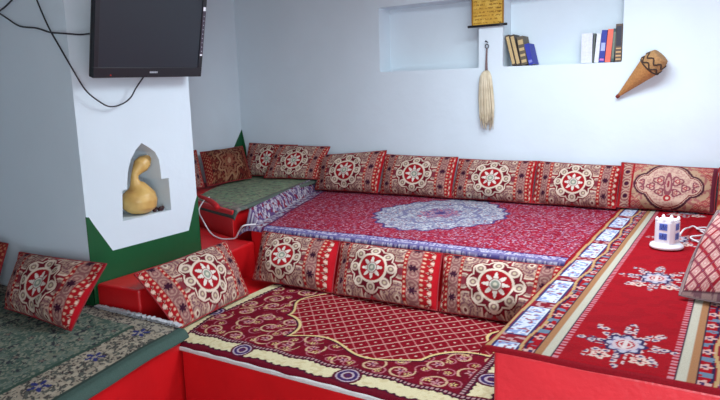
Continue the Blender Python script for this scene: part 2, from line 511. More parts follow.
# parameter a in 0..1, so step differs: build by hand
def carpet_A():
    na, nb = 560, 340
    A, B = np.meshgrid(np.linspace(0, 1, na), np.linspace(AY0, AY1, nb))
    P = P_A(A, B); c = pat_A2(A, B)
    idx = np.arange(na * nb).reshape(nb, na)
    q = np.stack([idx[:-1, :-1], idx[:-1, 1:], idx[1:, 1:], idx[1:, :-1]], -1).reshape(-1, 4)
    ring = np.concatenate([idx[0, :-1], idx[:-1, -1], idx[-1, :0:-1], idx[:0:-1, 0]])
    V = P.reshape(-1, 3); C = c.reshape(-1, 3)
    low = V[ring] - np.array([0, 0, .01]); n0 = len(V)
    V = np.concatenate([V, low]); C = np.concatenate([C, C[ring]])
    k = np.arange(len(ring)); k2 = np.roll(k, -1)
    q = np.concatenate([q, np.stack([ring[k2], ring[k], n0 + k, n0 + k2], -1)])
    o = fast_mesh('carpet', V, q, C, M['carpet'], None, (-1.9, 4.1, .65))
    tag(o, 'crimson carpet sprinkled with tiny pale flecks around a blue-grey oval medallion, on the raised platform', 'carpet')

# ---- carpet on the low front seat
def pat_B(X, Y):
    y = Y - 2.0
    p = Paint(X, (122, 10, 34))
    p.put(vnoise(X * 20, Y * 20, 2) > .55, (108, 8, 32), .7)
    xr = -.735 - X                                   # distance from the right edge
    # scrolls and flower heads
    for sd, (s1, r0) in enumerate(((.16, .046), (.12, .03))):
        dx, dy, a, b = cells(X + .05 * sd, Y + .07 * sd, s1, s1 * .85, 60 + sd, .4, True)
        r = np.hypot(dx, dy); th = np.arctan2(dy, dx)
        sp = np.abs(((r / r0) - (th + 6.28 * a) / 6.283) % 1 - .5) < .12
        p.put((r < r0 * 1.5) * sp * (r > r0 * .45), (214, 176, 140) if sd == 0 else (186, 110, 120))
        p.put((r < r0 * .62 * (.6 + .4 * np.cos(5 * th + 5 * b))), (204, 146, 146) if sd == 0 else (226, 196, 130))
        p.put(r < r0 * .16, (90, 40, 80))
    # lattice field
    fr = .36 + .055 * np.cos(2 * PI * (X + 1.72) / .62)
    xl = -2.13 + .05 * np.cos(2 * PI * (Y - 2.6) / .45)
    d = np.minimum(np.minimum(y - fr, X - xl), (-.97 + .05 * np.cos(2 * PI * (Y - 2.6) / .4)) - X)
    d = np.minimum(d, np.hypot(X + 2.13, y - .36) - .24)
    d = np.minimum(d, np.hypot(X + .97, y - .36) - .22)
    f = d > 0
    p.put(f, (134, 8, 28))
    u = (X * .9 + Y * .8) / .088; v = (X * .9 - Y * .8) / .088
    lu = np.abs(u - np.round(u)); lv = np.abs(v - np.round(v))
    p.put(f * (lu < .042), (196, 120, 116)); p.put(f * (lv < .06), (214, 160, 146))
    p.put(f * (np.hypot((u % 1) - .5, (v % 1) - .5) < .09), (220, 176, 160))
    p.put(np.abs(d + .004) < .007, (230, 204, 140)); p.put(np.abs(d + .017) < .005, (60, 14, 40))
    # front border: maroon edge, cream band with rosettes, dotted guard
    def edge(t, s, wide):
        sc = .012 * np.abs(np.sin(s * PI / .085))
        p.put(t < .185, (112, 10, 36)); 
        p.put(np.abs(t - .165) < .008, (190, 150, 150)); p.put((np.abs(t - .165) < .012) * (np.sin(s * 2 * PI / .02) > .2), (70, 14, 40))
        p.put((t < .148) * (t > .05), (234, 222, 178))
        p.put((t < .148) * (t > .05) * (vnoise(s * 60, t * 60, 5) > .66), (222, 206, 160))
        tw = np.abs(t - .148 - .004 * np.sin(s * 2 * PI / .035)) < .006; p.put(tw, (70, 16, 44))
        tw = np.abs(t - .046 - .007 * np.sin(s * 2 * PI / .045)) < .007; p.put(tw, (70, 16, 44))
        p.put((t < .04), (112, 16, 36));
        k = (s / .61 + .5) % 1 - .5; rr = np.hypot(k * .61, (t - .10) * 1.0)
        p.put(rr < .068, (92, 18, 44)); p.put((rr < .06) * (np.sin(2 * PI * rr / .022) > -.1), (196, 176, 186)); p.put(rr < .014, (80, 40, 90))
        p.put((rr < .068) * (np.abs(rr - .04) < .008), (66, 42, 96))
    m = xr < .19; cs = p.c.copy()
    edge(xr, Y - 2.35, 1); p.c = np.where((m & (xr < y + .02))[..., None], p.c, cs)
    cs = p.c.copy(); edge(y - .008 * np.sin(X * 2 * PI / .21), X + 2.0, 1)
    p.c = np.where((y < .19)[..., None], p.c, cs)
    bk = 2.98 - Y; xl2 = X + 2.60
    cs = p.c.copy(); edge(xl2, Y, 1); p.c = np.where((xl2 < .16)[..., None], p.c, cs)
    return p.c
def P_B(A, B):
    z = .362 + wob(A, B, .003, 6, 14)
    Y = B.copy()
    f = np.clip((2.03 - B) / .03, 0, 1)
    Y = Y + f * .010 + f * .003 * np.sin(A * 2 * PI / .16) + f * .002 * np.sin(A * 2 * PI / .37 + 1)
    z = z - .012 * f ** 2
    # left edge follows the ledge
    X = A + np.clip((-1.9 - A) / .6, 0, 1) * np.clip((2.35 - B) * .35, 0, .12)
    return np.stack([X, Y, z], -1)

# ---- runner on the right platform
CX0, CX1, CY0, CY1 = -.754, .112, 1.995, 4.86
def pat_C(X, Y):
    p = Paint(X, (168, 12, 28))
    p.put(vnoise(X * 25, Y * 25, 2) > .6, (154, 10, 26), .6)
    cx = -.323; a = np.abs(X - cx)
    # outer border with pale cartouches
    bo = a > .285
    p.put(bo, (150, 20, 36))
    k = (Y - 2.30) / .40; kk = (k + .5) % 1 - .5; t = a - .347
    wv = .007 * np.cos(2 * PI * k)
    lo = np.maximum(np.hypot(np.maximum(np.abs(kk * .40) - .15, 0), np.maximum(np.abs(t) - .03, 0)) + .03, 0) + 0 * t
    p.put((np.abs(t) < .052 + wv) , (140, 26, 44))
    n = vnoise(X * 55, Y * 55, 6)
    p.put((np.abs(t) < .05) * (n > .62), (196, 150, 150))
    p.put(lo < .046, (60, 54, 104)); p.put(lo < .040, (222, 228, 238)); n3 = vnoise(X * 80, Y * 80, 26); p.put((lo < .036) * (n3 > .56), (150, 166, 208)); p.put((lo < .036) * (vnoise(X * 70, Y * 70, 16) > .76), (160, 90, 110))
    p.put(np.abs(t + .056 + wv * 1.2) < .006, (196, 158, 108)); p.put(np.abs(t + .07 + wv * 1.2) < .005, (52, 30, 66))
    p.put(np.abs(t - .058 - wv * .4) < .008, (196, 158, 108))
    p.put(a > .415, (150, 14, 30)); 
    # flower row
    dx = a - .258; f = (Y / .13) % 1 - .5
    th = np.arctan2(f * .13, dx); r = np.hypot(dx, f * .13)
    m = (a > .235) * (a < .285)
    p.put((r < .026 * (.5 + .5 * np.abs(np.cos(2.5 * th)))) * m, (214, 170, 160)); p.put((r < .008) * m, (70, 50, 90))
    p.put(m * (np.abs(f) > .36) * (n > .5), (110, 130, 150))
    # cream and tan stripes
    p.put(np.abs(a - .214) < .032, (40, 26, 54)); p.put(np.abs(a - .203) < .016, (198, 192, 172)); p.put(np.abs(a - .229) < .011, (172, 122, 84))
    # comb of small dashes
    p.put((np.abs(a - .172) < .010) * (np.abs(((Y / .026) % 1) - .5) < .27), (206, 130, 140)); 
    # flower clusters
    ky = (Y - 2.22) / .87; i = np.round(ky); dy = (ky - i) * .87; dxx = X - cx - .012
    r = np.hypot(dxx, dy * .78); th = np.arctan2(dy * .78, dxx)
    dx1, dy1, q1, q2 = cells(X, Y, .034, .04, 90, .45)
    rr = np.hypot(dx1, dy1)
    arms = .085 + .06 * np.cos(4 * th) ** 2 + .02 * np.cos(8 * th)
    cl = (r < arms) * (r > .052)
    p.put(cl * (rr < .015), (216, 190, 186)); p.put(cl * (rr < .007), (84, 70, 112)); p.put(cl * (rr > .015) * (q1 > .62) * (rr < .021), (76, 60, 92))
    for sx in (-1, 1):                              # larger roses below
        d2 = np.hypot(dxx - sx * .062, (dy + .125)); t2 = np.arctan2(dy + .125, dxx - sx * .062)
        p.put(d2 < .03 + .006 * np.cos(5 * t2), (226, 200, 184)); p.put((d2 < .022) * (np.cos(5 * t2) > .4), (196, 70, 84)); p.put(d2 < .009, (60, 40, 60))
    p.put(r < .066 + .008 * np.cos(8 * th), (56, 44, 84)); p.put(r < .055 + .006 * np.cos(8 * th), (190, 186, 200)); p.put((r < .05) * (np.abs(np.sin(4 * th)) > .75), (120, 110, 150))
    p.put(r < .043, (206, 186, 190)); p.put(r < .03, (176, 40, 54)); p.put((r < .03) * (np.abs(dxx) < .006), (222, 206, 200)); p.put(np.abs(r - .02) < .004, (222, 206, 200))
    p.put(np.minimum(Y - CY0, CY1 - Y) < .012, (150, 24, 36))
    return p.c
def P_C(A, B):
    z = .668 + wob(A, B, .003, 5, 24)
    X = A.copy()
    # left edge sags a little off the platform in front of the raised carpet
    ov = np.clip((-.725 - A) / .037, 0, 1) * np.clip((3.25 - B) / .05, 0, 1)
    z = z - .03 * ov ** 2
    f = np.clip((2.02 - B) / .025, 0, 1); z = z - .009 * f ** 2
    return np.stack([X + .006 * np.sin(B * 9) * ov, B, z], -1)

# ---- green carpet on the near left seat
DEDGE = lambda y: -2.28 + (1.98 - y) * .205
def pat_D(E, Y):                                   # E: distance from the right edge
    p = Paint(E, (86, 106, 94))
    n = vnoise(E * 22, Y * 22, 3); n4 = vnoise(E * 48, Y * 48, 4)
    n5 = vnoise(E * 90, Y * 90, 24); p.put(n4 > .58, (112, 126, 114)); p.put(n5 > .66, (146, 148, 130)); p.put(np.abs(n - .5) < .03, (132, 134, 116), .8); p.put(np.abs(n - .3) < .02, (58, 64, 66)); p.put((vnoise(E * 30, Y * 30, 8) > .7) * (n5 < .5), (60, 62, 68))
    dx, dy, a, b = cells(E, Y, .17, .14, 70, .5, True)
    r = np.hypot(dx, dy * 1.2); th = np.arctan2(dy, dx)
    p.put(r < .026 * (.6 + .4 * np.cos(5 * th + 5 * a)), (56, 54, 64)); p.put((r < .012), (132, 116, 104))
    # border
    m = (E > .075) * (E < .31)
    p.put(m, (96, 98, 90))
    w = .5 * vnoise(E * 60, Y * 60, 13) + .5 * vnoise(E * 110, Y * 110, 14); p.put(m * (w > .5), (172, 160, 140)); p.put(m * (np.abs(w - .42) < .04), (70, 54, 56)); p.put(m * (vnoise(E * 60, Y * 60, 33) > .72), (190, 178, 156))
    k = (Y - 1.62) / .30; kk = (k - np.round(k)) * .30; rr = np.hypot(kk, (E - .215) * .9); th = np.arctan2(kk, E - .215)
    p.put(rr < .05 * (.6 + .4 * np.cos(5 * th)), (50, 56, 120)); p.put(rr < .012, (170, 160, 150))
    p.put(np.abs(E - .315) < .012, (62, 86, 74)); p.put(np.abs(E - .072) < .008, (60, 74, 68)); p.put(E < .066, (78, 100, 92))
    eb = 2.085 - Y
    m2 = (eb < .12) * (E > .07)
    p.put(m2, (120, 116, 106)); p.put(m2 * (w > .48), (176, 166, 148)); p.put(m2 * (np.abs(w - .4) < .05), (66, 58, 70))
    p.put(eb < .02, (80, 94, 86))
    return p.c
def P_D(A, B):
    y = B + 0 * A
    z = .424 + wob(A, B, .006, 4, 44)
    x = DEDGE(y) - A
    lip = np.clip((.035 - A) / .035, 0, 1); z = z - .028 * lip ** 2
    return np.stack([x, y, z], -1)

# ---- green carpet on the far left mattress (bilinear quad)
FQ = [np.array(c) for c in ((-3.80, 3.56), (-3.10, 3.285), (-3.485, 4.93), (-4.46, 4.93))]
def FP(s, t):
    return (FQ[0] * ((1 - s) * (1 - t))[..., None] + FQ[1] * (s * (1 - t))[..., None] + FQ[2] * (s * t)[..., None] + FQ[3] * ((1 - s) * t)[..., None])
def pat_F(A, B):
    q = FP(A, B); X, Y = q[..., 0], q[..., 1]
    p = Paint(X, (142, 166, 132))
    n = vnoise(X * 30, Y * 30, 3); p.put(np.abs(n - .5) < .06, (178, 180, 148)); p.put(vnoise(X * 36, Y * 36, 9) > .66, (112, 130, 112))
    dx, dy, a, b = cells(X, Y, .1, .1, 77, .3); r = np.hypot(dx, dy)
    p.put(np.abs(r - .03) < .007, (150, 150, 126)); p.put(r < .012, (124, 110, 104))
    p.put(A > .95, (110, 122, 112)); p.put(np.abs(A - .94) < .012, (120, 112, 110)); p.put(B < .03, (84, 96, 90)); p.put((B > .03) * (B < .12) * (n > .5), (150, 136, 130))
    return p.c
def P_F(A, B):
    q = FP(A, B)
    z = .752 + wob(q[..., 0], q[..., 1], .006, 4, 54)
    lip = np.clip((.05 - B) / .05, 0, 1); z = z - .058 * lip ** 1.6
    lr = np.clip((A - .97) / .03, 0, 1); z = z - .012 * lr ** 2
    return np.stack([q[..., 0], q[..., 1], z], -1)

# ------------------------------------------------------------------ wall builder
def wall_with_niches(name, mapf, inward, outer, holes, depths, mat):
    """outer/holes: 2-D loops; mapf(a, b, depth) -> world; niches are sunk by their depth"""
    loops = [[Vector((a, b, 0)) for a, b in outer]] + [[Vector((a, b, 0)) for a, b in h] for h in holes]
    tri = tessellate_polygon(loops)
    flat = [p for l in loops for p in l]
    V = [mapf(p.x, p.y, 0) for p in flat]; F = [list(t) for t in tri]
    for h, d in zip(holes, depths):
        n = len(h); s = len(V)
        V += [mapf(a, b, 0) for a, b in h] + [mapf(a, b, d) for a, b in h]
        F += [[s + i, s + (i + 1) % n, s + n + (i + 1) % n, s + n + i] for i in range(n)]
        t2 = tessellate_polygon([[Vector((a, b, 0)) for a, b in h]])
        F += [[s + n + i for i in t] for t in t2]
    o = mesh_obj(name, V, F, mat)
    import bmesh
    bm = bmesh.new(); bm.from_mesh(o.data); bmesh.ops.remove_doubles(bm, verts=bm.verts, dist=1e-5)
    bmesh.ops.recalc_face_normals(bm, faces=bm.faces); bm.to_mesh(o.data); bm.free()
    return tag(o, kind='structure')

def rounded(poly, r, n=4, skip=()):
    out = []; m = len(poly)
    for i in range(m):
        a, b, c = (np.array(poly[(i + k) % m], float) for k in (-1, 0, 1))
        if i in skip: out.append(tuple(b)); continue
        d1 = (a - b) / np.linalg.norm(a - b); d2 = (c - b) / np.linalg.norm(c - b)
        p0, p2 = b + d1 * r, b + d2 * r
        for k in range(n + 1):
            t = k / n; out.append(tuple((1 - t) ** 2 * p0 + 2 * t * (1 - t) * b + t * t * p2))
    return out

def solid(name, pts, z0, z1, mat, label=None, cat=None, kind=None, bevel=.015):
    c = np.mean(np.array(pts), 0)
    o = MB().prism(pts, z0, z1).build(name, mat, None, False, (c[0], c[1], z0), bevel, 3)
    return tag(o, label, cat, None, kind)

# ================================================================== ROOM
RX = 1.15                                            # right wall
ZC = 2.62
tag(MB().box(-4.7, RX + .15, -.9, 5.3, -.1, 0).build('floor', M['floor']), kind='structure')
tag(MB().box(-4.7, RX + .15, -.9, 5.3, ZC, ZC + .1).build('ceiling', M['ceiling']), kind='structure')
n1 = rounded([(-2.815, 1.732), (-1.89, 1.728), (-1.89, 2.285), (-2.815, 2.285)], .015)
n2 = rounded([(-1.690, 1.728), (-.800, 1.720), (-.800, 2.275), (-1.690, 2.275)], .015)
wall_with_niches('wall_back', lambda a, b, d: (a, 4.95 + d, b), None, [(-4.49, 0), (RX, 0), (RX, ZC), (-4.49, ZC)], [n1, n2], [.2, .2], M['plaster'])
wall_with_niches('wall_left', lambda a, b, d: (-4.49 - d, a, b), None, [(-.75, 0), (4.95, 0), (4.95, ZC), (-.75, ZC)], [], [], M['plaster'])
# right wall, front wall with the doorway beside the camera
FY = -.75
tag(MB().box(RX, RX + .15, FY, 4.95, 0, ZC).build('wall_right', M['plaster']), kind='structure')
MBf = MB()
for (x0, x1, z0, z1) in ((-4.49, .12, 0, ZC), (1.08, RX, 0, ZC), (.12, 1.08, 2.15, ZC)):
    MBf.box(x0, x1, FY - .15, FY, z0, z1)
tag(MBf.build('wall_front', M['plaster']), kind='structure')
df = MB()
for x in (.15, 1.05): df.box(x - .03, x + .03, FY - .14, FY - .08, 0, 2.15)
df.box(.12, 1.08, FY - .14, FY - .08, 2.09, 2.15)
tag(df.build('door_1', M['green']), kind='structure')

# pier: solid wall stub that carries the television, arched niche in its right face
PX, PY0, PY1 = -3.04, 2.07, 2.885
niche = [(2.302, .862), (2.664, .866), (2.664, 1.068), (2.606, 1.07), (2.606, 1.12), (2.600, 1.19), (2.575, 1.238), (2.535, 1.268), (2.482, 1.30),
         (2.435, 1.262), (2.395, 1.208), (2.370, 1.150), (2.358, 1.09), (2.352, 1.042), (2.318, 1.040)]
wall_with_niches('wall_pier', lambda a, b, d: (PX - d, a, b), None, [(PY0, 0), (PY1, 0), (PY1, ZC), (PY0, ZC)], [niche], [.24], M['plaster'])
pr = MB()
pr.add([(-4.49, PY0, 0), (PX, PY0, 0), (PX, PY0, ZC), (-4.49, PY0, ZC)], [[0, 1, 2, 3]])
pr.add([(-4.49, PY1, 0), (PX, PY1, 0), (PX, PY1, ZC), (-4.49, PY1, ZC)], [[3, 2, 1, 0]])
tag(pr.build('wall_alcove', M['plaster']), kind='structure')
# green painted skirting of the pier with its two corner spikes
gz0, gt = .41, .708
gp = [(PY0 - .004, gz0), (PY1 + .004, gz0), (PY1 + .004, .925), (PY1 - .02, .88), (2.795, gt), (2.215, gt), (2.11, .88), (2.085, .925), (PY0 - .004, .93)]
tri = [list(t) for t in tessellate_polygon([[Vector((a, b, 0)) for a, b in gp]])]
n = len(gp)
gv = [(PX, a, b) for a, b in gp] + [(PX + .004, a, b) for a, b in gp]
gf = tri + [[i + n for i in t][::-1] for t in tri] + [[i, (i + 1) % n, (i + 1) % n + n, i + n] for i in range(n)]
tr = MB().add(gv, gf)
tr.box(-3.16, PX + .004, PY0 - .004, PY0, .41, .57)
tr.box(-3.6, PX + .004, PY1, PY1 + .004, .552, .80)
tag(tr.build('trim_1', M['green']), kind='structure')
# green spike in the far corner
sp = MB()
a3 = [(-4.485, .78), (-4.425, .78), (-4.445, 1.03), (-4.485, 1.215)]
sp.add([(x, 4.945, z) for x, z in a3] + [(x, 4.9499, z) for x, z in a3], [[0, 1, 2, 3], [7, 6, 5, 4], [0, 4, 5, 1], [1, 5, 6, 2], [2, 6, 7, 3], [3, 7, 4, 0]])
b3 = [(4.95, .78), (4.72, .78), (4.81, 1.03), (4.95, 1.215)]
sp.add([(-4.485, y, z) for y, z in b3] + [(-4.4899, y, z) for y, z in b3], [[3, 2, 1, 0], [4, 5, 6, 7], [0, 1, 5, 4], [1, 2, 6, 5], [2, 3, 7, 6], [3, 0, 4, 7]])
tag(sp.build('trim_2', M['green']), kind='structure')

# ================================================================== PLATFORMS
solid('seating_platform', [(-.712, 2.01), (RX - .002, 2.01), (RX - .002, 4.948), (-.712, 4.948)], 0, .652, M['red_pinkish'],
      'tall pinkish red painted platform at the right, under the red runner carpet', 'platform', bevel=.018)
solid('seating_platform', [(-2.93, 3.26), (-.714, 3.26), (-.714, 4.948), (-3.45, 4.948)], 0, .642, M['red'],
      'wide raised red platform along the back wall, under the crimson flecked carpet', 'platform')
solid('seating_platform', [(-2.31, 2.015), (-.714, 2.015), (-.714, 3.258), (-2.90, 3.258), (-2.716, 2.12), (-2.32, 2.10)], 0, .33, M['red'],
      'low red painted front seat carrying the maroon diamond lattice carpet', 'platform', bevel=.012)
solid('seating_platform', [(-4.488, .3), (-1.955, .3), (-2.30, 1.985), (-2.335, 2.066), (-4.488, 2.066)], 0, .400, M['red'],
      'red painted seat at lower left, under the near green carpet', 'platform', bevel=.012)
solid('ledge', [(-2.712, 2.112), (-2.895, 3.257), (-2.935, 3.262), (-3.08, 3.262), (-3.80, 3.535), (-4.488, 3.56), (-4.488, 2.89), (-3.034, 2.89), (-3.034, 2.085)], 0, .55, M['red'],
      'red painted step wrapping around the foot of the green banded pier', 'step', bevel=.016)
solid('seating_platform', [(-4.488, 3.60), (-3.82, 3.57), (-3.14, 3.31), (-3.54, 4.948), (-4.488, 4.948)], .0, .735, M['red'],
      'red painted corner seat behind the pier, under the far green carpet', 'platform', bevel=.01)

# pads under carpets
solid('seat_pad', [(-2.33, 2.002), (-.742, 2.002), (-.742, 3.02), (-2.54, 3.02), (-2.43, 2.12)], .331, .351, M['pad'],
      'thin pale pad peeping out under the maroon lattice carpet', 'pad', bevel=.006)

# ================================================================== CARPETS
carpet_A()
sheet('carpet', P_B, -2.52, -.735, 2.0, 3.03, .0042, pat_B, 'maroon carpet with cream diamond lattice and cream border, on the low front seat', 'carpet', .008)
sheet('carpet', P_C, CX0, CX1, CY0, CY1, .0048, pat_C, 'bright red runner carpet with flower clusters and cream stripes, on the right platform', 'carpet', .012)
sheet('carpet', P_D, 0, 2.15, .35, 2.06, .006, pat_D, 'grey-green patterned carpet with navy flowers in its border, at lower left', 'carpet', .01)
def sheetF():
    na, nb = 170, 220
    A, B = np.meshgrid(np.linspace(0, 1, na), np.linspace(0, 1, nb))
    P = P_F(A, B); c = pat_F(A, B)
    idx = np.arange(na * nb).reshape(nb, na)
    q = np.stack([idx[:-1, :-1], idx[:-1, 1:], idx[1:, 1:], idx[1:, :-1]], -1).reshape(-1, 4)
    ring = np.concatenate([idx[0, :-1], idx[:-1, -1], idx[-1, :0:-1], idx[:0:-1, 0]])
    V = P.reshape(-1, 3); C = c.reshape(-1, 3); low = V[ring] - np.array([0, 0, .012]); n0 = len(V)
    k = np.arange(len(ring)); k2 = np.roll(k, -1)
    o = fast_mesh('carpet', np.concatenate([V, low]), np.concatenate([q, np.stack([ring[k2], ring[k], n0 + k, n0 + k2], -1)]),
                  np.concatenate([C, C[ring]]), M['carpet'], None, (-3.8, 4.2, .74))
    tag(o, 'pale green carpet on the far corner seat behind the pier', 'carpet')
sheetF()
# white fringe along the back edge of the near green carpet
fr = MB()
for i in range(150):
    x = -3.02 + .66 * i / 149; y = 2.062; l = .018 + .022 * random.random(); dx = random.uniform(-.012, .012)
    w = .0035; z = .424
    fr.box(x - w, x + w + dx * .2, y - .012, y + l * .45, z - .004 + .01 * random.random(), z + .006 + .012 * random.random())
tag(fr.build('carpet_fringe', M['fringe'], None, False, (-2.7, 2.06, .424)), 'white tasselled fringe at the back end of the near green carpet', 'fringe', None, 'stuff')

# ================================================================== CUSHIONS
G1 = 'cushions along the back wall'
cushion([(-3.43, 4.745, .672), (-2.765, 4.77, .672), (-2.735, 4.90, 1.04), (-3.43, 4.86, .985)], 'red medallion cushion with a peaked upper corner, leftmost behind the crimson carpet', G1, pat_medallion, 1)
cushion([(-2.745, 4.775, .672), (-2.065, 4.775, .672), (-2.05, 4.90, .998), (-2.75, 4.90, 1.005)], 'red medallion cushion on back wall directly left of the hanging horsehair whisk', G1, pat_medallion, 2)
cushion([(-2.06, 4.775, .672), (-1.39, 4.775, .672), (-1.385, 4.90, .985), (-2.04, 4.90, .985)], 'red medallion cushion on back wall below the horsehair whisk and left books', G1, pat_medallion, 3)
cushion([(-1.385, 4.775, .672), (-.775, 4.775, .672), (-.765, 4.90, .968), (-1.38, 4.90, .985)], 'red medallion cushion on back wall below the right-hand books, next to the quatrefoil cushion', G1, pat_medallion, 4, W=.68)
cushion([(-.77, 4.775, .684), (-.15, 4.775, .684), (-.145, 4.90, .972), (-.765, 4.90, .995)], 'beige quatrefoil patterned cushion at the right of the back wall behind the white power tower', G1, pat_quatrefoil, 5)
cushion([(-.14, 4.765, .684), (.46, 4.765, .684), (.46, 4.90, .98), (-.14, 4.90, .98)], 'orange-beige cushion cut by the right frame edge, beside the quatrefoil cushion', G1, pat_orange, 6)
G2 = 'cushions leaning on the front riser'
cushion([(-2.69, 2.985, .372), (-2.065, 2.985, .372), (-2.135, 3.195, .638), (-2.765, 3.20, .645)], 'red medallion cushion leaning on the raised platform riser, leftmost of the three there', G2, pat_medallion, 7, T=.14, shift=.07)
cushion([(-2.05, 2.985, .372), (-1.375, 2.985, .372), (-1.435, 3.195, .637), (-2.125, 3.195, .637)], 'red medallion cushion leaning on the raised platform riser, middle of the three there', G2, pat_medallion, 8, T=.14, shift=.06)
cushion([(-1.36, 2.985, .372), (-.735, 2.985, .372), (-.74, 3.195, .640), (-1.425, 3.195, .637)], 'red medallion cushion leaning on the raised platform riser beside the red runner', G2, pat_medallion, 9, T=.14)
G3 = 'cushions on the left'
cushion([(-2.44, 2.115, .374), (-2.505, 2.74, .374), (-2.795, 2.88, .645), (-2.72, 2.10, .64)], 'red medallion cushion leaning on the red step below the green banded pier', G3, pat_medallion, 10, T=.13)
cushion([(-3.44, 1.79, .436), (-2.785, 1.75, .436), (-2.77, 1.975, .722), (-3.58, 1.985, .694)], 'dark red medallion cushion on the near green carpet under the hanging cables', G3, pat_medallion, 11, T=.15)
cushion([(-4.27, 1.80, .436), (-3.65, 1.84, .436), (-3.70, 1.99, .73), (-4.30, 1.99, .75)], 'dark red cushion barely showing at the left frame edge', G3, pat_star, 12, T=.15)
G4 = 'cushions in the far corner'
cushion([(-4.13, 3.40, .768), (-4.10, 3.99, .768), (-4.40, 4.21, 1.07), (-4.41, 3.58, 1.07)], 'patterned cushion half hidden behind the right edge of the pier', G4, pat_medallion, 13, T=.13)
cushion([(-4.10, 4.03, .768), (-4.10, 4.62, .768), (-4.39, 4.84, 1.055), (-4.40, 4.26, 1.045)], 'brownish cushion with a faded star, on the left wall of the far corner', G4, pat_star, 14, T=.13)
cushion([(-4.32, 4.75, .768), (-3.76, 4.80, .768), (-3.74, 4.915, 1.07), (-4.36, 4.915, 1.08)], 'medallion cushion in the far corner under the green spike, partly covered by its neighbours', G4, pat_medallion, 15, T=.11)
cushion([(-3.98, 4.665, .768), (-3.42, 4.765, .768), (-3.355, 4.915, 1.06), (-3.97, 4.86, 1.075)], 'brown-red medallion cushion at the back end of the far green carpet', G4, pat_medallion, 16, T=.11)
G5 = 'cushions at the right'
cushion([(-.195, 2.80, .690), (.42, 2.80, .690), (.50, 3.10, 1.02), (-.085, 3.10, 1.0)], 'pinkish lattice patterned cushion leaning at the right frame edge on the red runner', G5, pat_lattice, 17, T=.24, conc=-2.2, pipe='piping_grey')

# ================================================================== TELEVISION
def television():
    t = empty('television', (-2.93, 2.49, 1.676), 'black flat screen television tilted forward on the white pier', 'television')
    Wd, Ht, Th = .768, .485, .034
    # local frame: y along the wall, x outward, tilt about the bottom edge
    ang = math.radians(13)
    Mx = Matrix.Translation((-2.93, 2.500, 1.678)) @ Matrix.Rotation(math.radians(1.0), 4, 'X') @ Matrix.Rotation(ang, 4, 'Y')
    h = Wd / 2
    MB().box(-Th, -.012, -h, h, 0, Ht, Mx).box(-.075, -Th, -h + .12, h - .12, .05, Ht - .06, Mx).build('casing', M['black'], t, bevel=.006)
    b = MB(); bw = .03
    b.box(-.012, .006, -h, h, 0, .055, Mx); b.box(-.012, .006, -h, h, Ht - .03, Ht, Mx)
    b.box(-.012, .006, -h, -h + bw, .055, Ht - .03, Mx); b.box(-.012, .006, h - bw, h, .055, Ht - .03, Mx)
    b.build('bezel', M['bezel'], t, bevel=.002)
    MB().box(-.012, .001, -h + bw, h - bw, .055, Ht - .03, Mx).build('screen', M['screen'], t)
    lg = MB(); y = -.018
    for k, w in enumerate((.009, .010, .009, .010, .008)):           # small maker's mark, unreadably small
        lg.box(.006, .0075, y, y + w, .024, .034, Mx); y += w + .0025
    lg.build('nameplate', M['grey_mark'], t)
    lm = MB().lathe([(.0, 0), (.004, 0), (.004, .003), (0, .004)], 10, Mx @ Matrix.Translation((.006, -h + .105, .014)) @ Matrix.Rotation(PI / 2, 4, 'Y'))
    o = lm.build('indicator_light', M['led'], t); 
    st = MB()
    st.box(.006, .0066, h - .026, h - .003, .125, .42, Mx)
    so = st.build('specification_sticker', M['sticker'], t)
    for k in range(9): MB().box(.0066, .0072, h - .018, h - .011, .152 + k * .026, .158 + k * .026, Mx).build('sticker_mark', M['grey_mark'], so)
    for z0, z1 in ((.128, .138), (.395, .418)): MB().box(.0066, .0072, h - .025, h - .006, z0, z1, Mx).build('sticker_mark', M['white'], so)
    br = MB().box(PX + .002, PX + .035, 2.40, 2.60, 1.82, 2.0); br.box(PX + .03, -2.94, 2.44, 2.47, 1.86, 1.95); br.box(PX + .03, -2.94, 2.53, 2.56, 1.86, 1.95)
    br.build('wall_bracket', M['black'], t)
television()
def cable(pts, r, label, mat='rubber'):
    o = MB().tube(pts, r, 7, 8).build('cable', M[mat], None, True, pts[0])
    tag(o, label, 'cable', None)
cable([(-3.28, 2.05, 2.25), (-3.255, 2.052, 2.128), (-3.225, 2.052, 2.054), (-3.158, 2.05, 1.937), (-3.088, 2.048, 1.845), (-3.0, 2.046, 1.733), (-2.985, 2.107, 1.611), (-2.99, 2.191, 1.546), (-2.995, 2.258, 1.519),
       (-2.99, 2.331, 1.531), (-2.985, 2.389, 1.565), (-2.98, 2.429, 1.619), (-2.965, 2.485, 1.69)], .0042, 'long black cable drooping in a loop under the television')
cable([(-3.75, 2.055, 2.09), (-3.662, 2.055, 2.074), (-3.543, 2.055, 2.02), (-3.428, 2.055, 1.968), (-3.273, 2.054, 1.945), (-3.162, 2.052, 1.916), (-3.077, 2.045, 1.905), (-2.985, 2.046, 1.894), (-2.972, 2.10, 1.893), (-2.965, 2.15, 1.90)], .0045,
      'thin black cable running across the wall into the television side')
cable([(-3.70, 2.055, 2.02), (-3.635, 2.055, 2.055), (-3.528, 2.055, 2.088), (-3.43, 2.055, 2.14), (-3.38, 2.055, 2.25)], .0045, 'short black cable in the top left corner of the photo')

